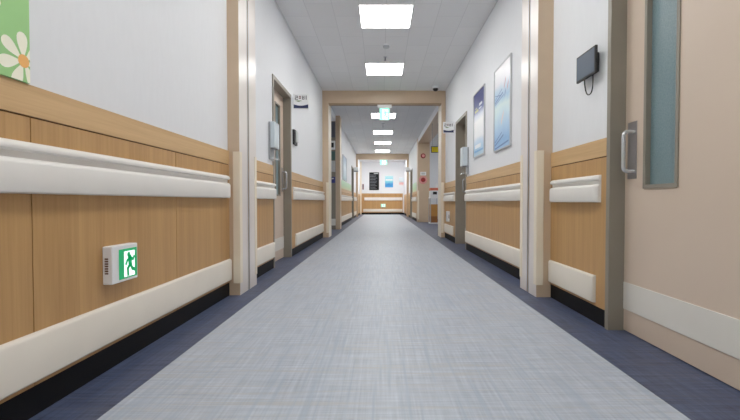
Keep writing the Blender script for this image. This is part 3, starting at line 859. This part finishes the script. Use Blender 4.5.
# ------------------------------------------------------------------ alarm devices on the alcove column
xc = 1.435
YC = 14.0998
t = thing('fire_alarm_bell', 'small dark red round alarm high on the beige column', 'alarm', (xc, YC, 2.27))
ar = MB().lathe((xc, YC, 2.27), (0, -1, 0), [(0.085, 0), (0.085, 0.02), (0.07, 0.035)], 24).build('ring', M['red'], t, smooth=True)
MB().lathe((xc, YC - 0.035, 2.27), (0, -1, 0), [(0.05, 0.0002), (0.045, 0.02), (0.02, 0.03)], 20).build('dome', M['pink'], ar, smooth=True)
t = thing('fire_call_point', 'round alarm with pink ring and red centre on beige column', 'alarm', (xc, YC, 1.45))
ar = MB().lathe((xc, YC, 1.45), (0, -1, 0), [(0.14, 0), (0.14, 0.012), (0.13, 0.02)], 28).build('ring', M['pink'], t, smooth=True)
MB().lathe((xc, YC - 0.02, 1.45), (0, -1, 0), [(0.08, 0.0002), (0.078, 0.02), (0.05, 0.03)], 24).build('button', M['red'], ar, smooth=True)
t = thing('alarm_speaker', 'white box directly above the pink ringed alarm on column', 'alarm', (xc, YC, 1.6))
MB().box(xc - 0.10, xc + 0.10, YC - 0.04, YC, 1.602, 1.72).build('casing', M['white'], t, bevel=0.006)
MB().box(xc - 0.06, xc + 0.06, YC - 0.042, YC - 0.0402, 1.63, 1.69).build('grille', M['notice'], t)

# ------------------------------------------------------------------ alcove contents
t = thing('hanging_sign', 'yellow sign hanging in the alcove opening right of portal', 'sign', (1.40, 10.6, 1.98))
MB().box(1.30, 1.50, 10.59, 10.61, 1.98, 2.11).build('panel', M['yellow'], t, bevel=0.002)
f = MB()
f.box(1.285, 1.2995, 10.588, 10.612, 1.965, 2.125); f.box(1.5005, 1.515, 10.588, 10.612, 1.965, 2.125); f.box(1.2995, 1.5005, 10.588, 10.612, 2.1105, 2.125); f.box(1.2995, 1.5005, 10.588, 10.612, 1.965, 1.9795)
f.build('frame', M['black'], t)
f = MB(); f.tube([(1.31, 10.6, 2.125), (1.31, 10.6, 2.712)], 0.006, 8); f.build('rod', M['slot'], t)
f = MB(); f.tube([(1.47, 10.6, 2.125), (1.47, 10.6, 2.712)], 0.012, 8); f.build('rod', M['black'], t)
t = thing('equipment_stand', 'brown stand in the alcove under a white machine', 'stand', (1.675, 13.2, 0))
f = MB()
f.box(1.54, 1.82, 12.95, 13.4, 0.0, 0.04); f.build('base_plate', M['white'], t)
for x in (1.555, 1.805):
    for y in (12.965, 13.385):
        MB().tube([(x, y, 0.04), (x, y, 0.81)], 0.012, 8).build('leg', M['alpale'], t)
MB().box(1.575, 1.785, 12.985, 13.365, 0.0405, 0.24).build('lower_drawer', M['brown'], t, bevel=0.004)
MB().box(1.575, 1.785, 12.985, 13.365, 0.2405, 0.62).build('cabinet', plain('amber_panel', (196, 138, 66), 0.4), t, bevel=0.004)
MB().box(1.54, 1.82, 12.95, 13.4, 0.8105, 0.84).build('shelf', M['white'], t, bevel=0.003)
t = thing('office_machine', 'white machine with dark screen and orange top in the alcove', 'machine', (1.675, 13.2, 0.8402))
bd_ = MB().box(1.555, 1.805, 12.97, 13.38, 0.8402, 1.055).build('body', M['white'], t, bevel=0.008)
MB().box(1.63, 1.76, 12.966, 12.9698, 0.93, 1.02).build('screen', M['black'], bd_)
MB().box(1.56, 1.80, 12.98, 13.37, 1.0552, 1.14).build('top_tray', M['orange'], t, bevel=0.004)
t = thing('sanitizer_bottle', 'small white pump bottle on orange tray of alcove machine', 'bottle', (1.76, 13.1, 1.14))
fl_ = MB().lathe((1.76, 13.1, 1.1402), (0, 0, 1), [(0.035, 0), (0.036, 0.09), (0.03, 0.105), (0.013, 0.115)], 18).build('flask', M['white'], t, smooth=True)
MB().lathe((1.76, 13.1, 1.2554), (0, 0, 1), [(0.01, 0), (0.01, 0.02), (0.02, 0.022), (0.02, 0.035)], 14).build('pump', M['white'], fl_, smooth=True)

# ------------------------------------------------------------------ end wall: notice board and posters
t = thing('wall_notice_board', 'distant black notice board with pale writing on end wall', 'notice board', (-0.385, YE, 1.33))
MB().box(-0.655, -0.115, YE - 0.03, YE - 0.0003, 1.33, 2.30).build('board', M['base'], t, bevel=0.004)
F = YE - 0.0312
for r in range(11):
    z = 2.235 - r * 0.083
    x = -0.62; f = MB()
    if r == 0:
        f.box(-0.40, -0.16, F, F + 0.001, z - 0.02, z + 0.02)
    else:
        x1 = random.uniform(-0.32, -0.17)
        f.box(x, x1, F, F + 0.001, z - 0.009, z + 0.009)
    f.build('writing_line', M['chalk'] if r else M['notice'], t)
def end_poster(x0, x1, z0, z1, mat, label):
    t = thing('wall_poster', label, 'poster', ((x0 + x1) / 2, YE, z0), 'unframed posters on the end wall')
    MB().box(x0, x1, YE - 0.008, YE - 0.0003, z0, z1).build('sheet', mat, t)
    MB().box(x0 + 0.03, x1 - 0.03, YE - 0.0092, YE - 0.0082, z0 + (z1 - z0) * 0.6, z0 + (z1 - z0) * 0.72).build('title_strip', M['white'], t)
end_poster(0.21, 0.65, 1.48, 2.1, grad_mat('print_aqua', [(0.0, (60, 150, 216)), (0.25, (44, 128, 200)), (0.5, (120, 206, 226)), (1.0, (176, 228, 236))], 2, 0.0, 0.62, 0.35, 7), 'distant aqua blue poster on end wall right of notice board')
end_poster(0.98, 1.22, 1.55, 2.05, grad_mat('print_pink', [(0.0, (230, 236, 240)), (0.3, (236, 168, 160)), (0.6, (200, 232, 240)), (1.0, (240, 240, 246))], 2, 0.0, 0.5, 0.5, 9), 'distant pale pink poster at right edge of end wall')
t = thing('wall_switch', 'distant dark reddish box at left edge of end wall', 'wall box', (-0.99, YE, 1.4))
MB().box(-1.03, -0.95, YE - 0.03, YE - 0.0003, 1.36, 1.66).build('casing', M['inkred'], t, bevel=0.003)
MB().box(-1.01, -0.97, YE - 0.032, YE - 0.0302, 1.5, 1.6).build('button', M['black'], t)

# ------------------------------------------------------------------ camera, world, colour
cd = bpy.data.cameras.new('camera'); cam = bpy.data.objects.new('camera', cd); COL.objects.link(cam)
cd.sensor_fit = 'HORIZONTAL'; cd.sensor_width = 36.0; cd.lens = 411.0 / 740.0 * 36.0
cd.shift_x = -11.2 / 740.0; cd.clip_start = 0.02; cd.clip_end = 100
cam.location = (0, 0, 0.71); cam.rotation_euler = (PI / 2 - 0.02075, 0, 0)
S.camera = cam
w = bpy.data.worlds.new('world'); S.world = w; w.use_nodes = True
w.node_tree.nodes['Background'].inputs[0].default_value = (0.8, 0.85, 0.9, 1); w.node_tree.nodes['Background'].inputs[1].default_value = 0.2
S.view_settings.view_transform = 'Standard'
S.view_settings.look = 'None'
S.view_settings.exposure = 0.0
S.view_settings.gamma = 1.12
S.cycles.max_bounces = 16; S.cycles.diffuse_bounces = 10
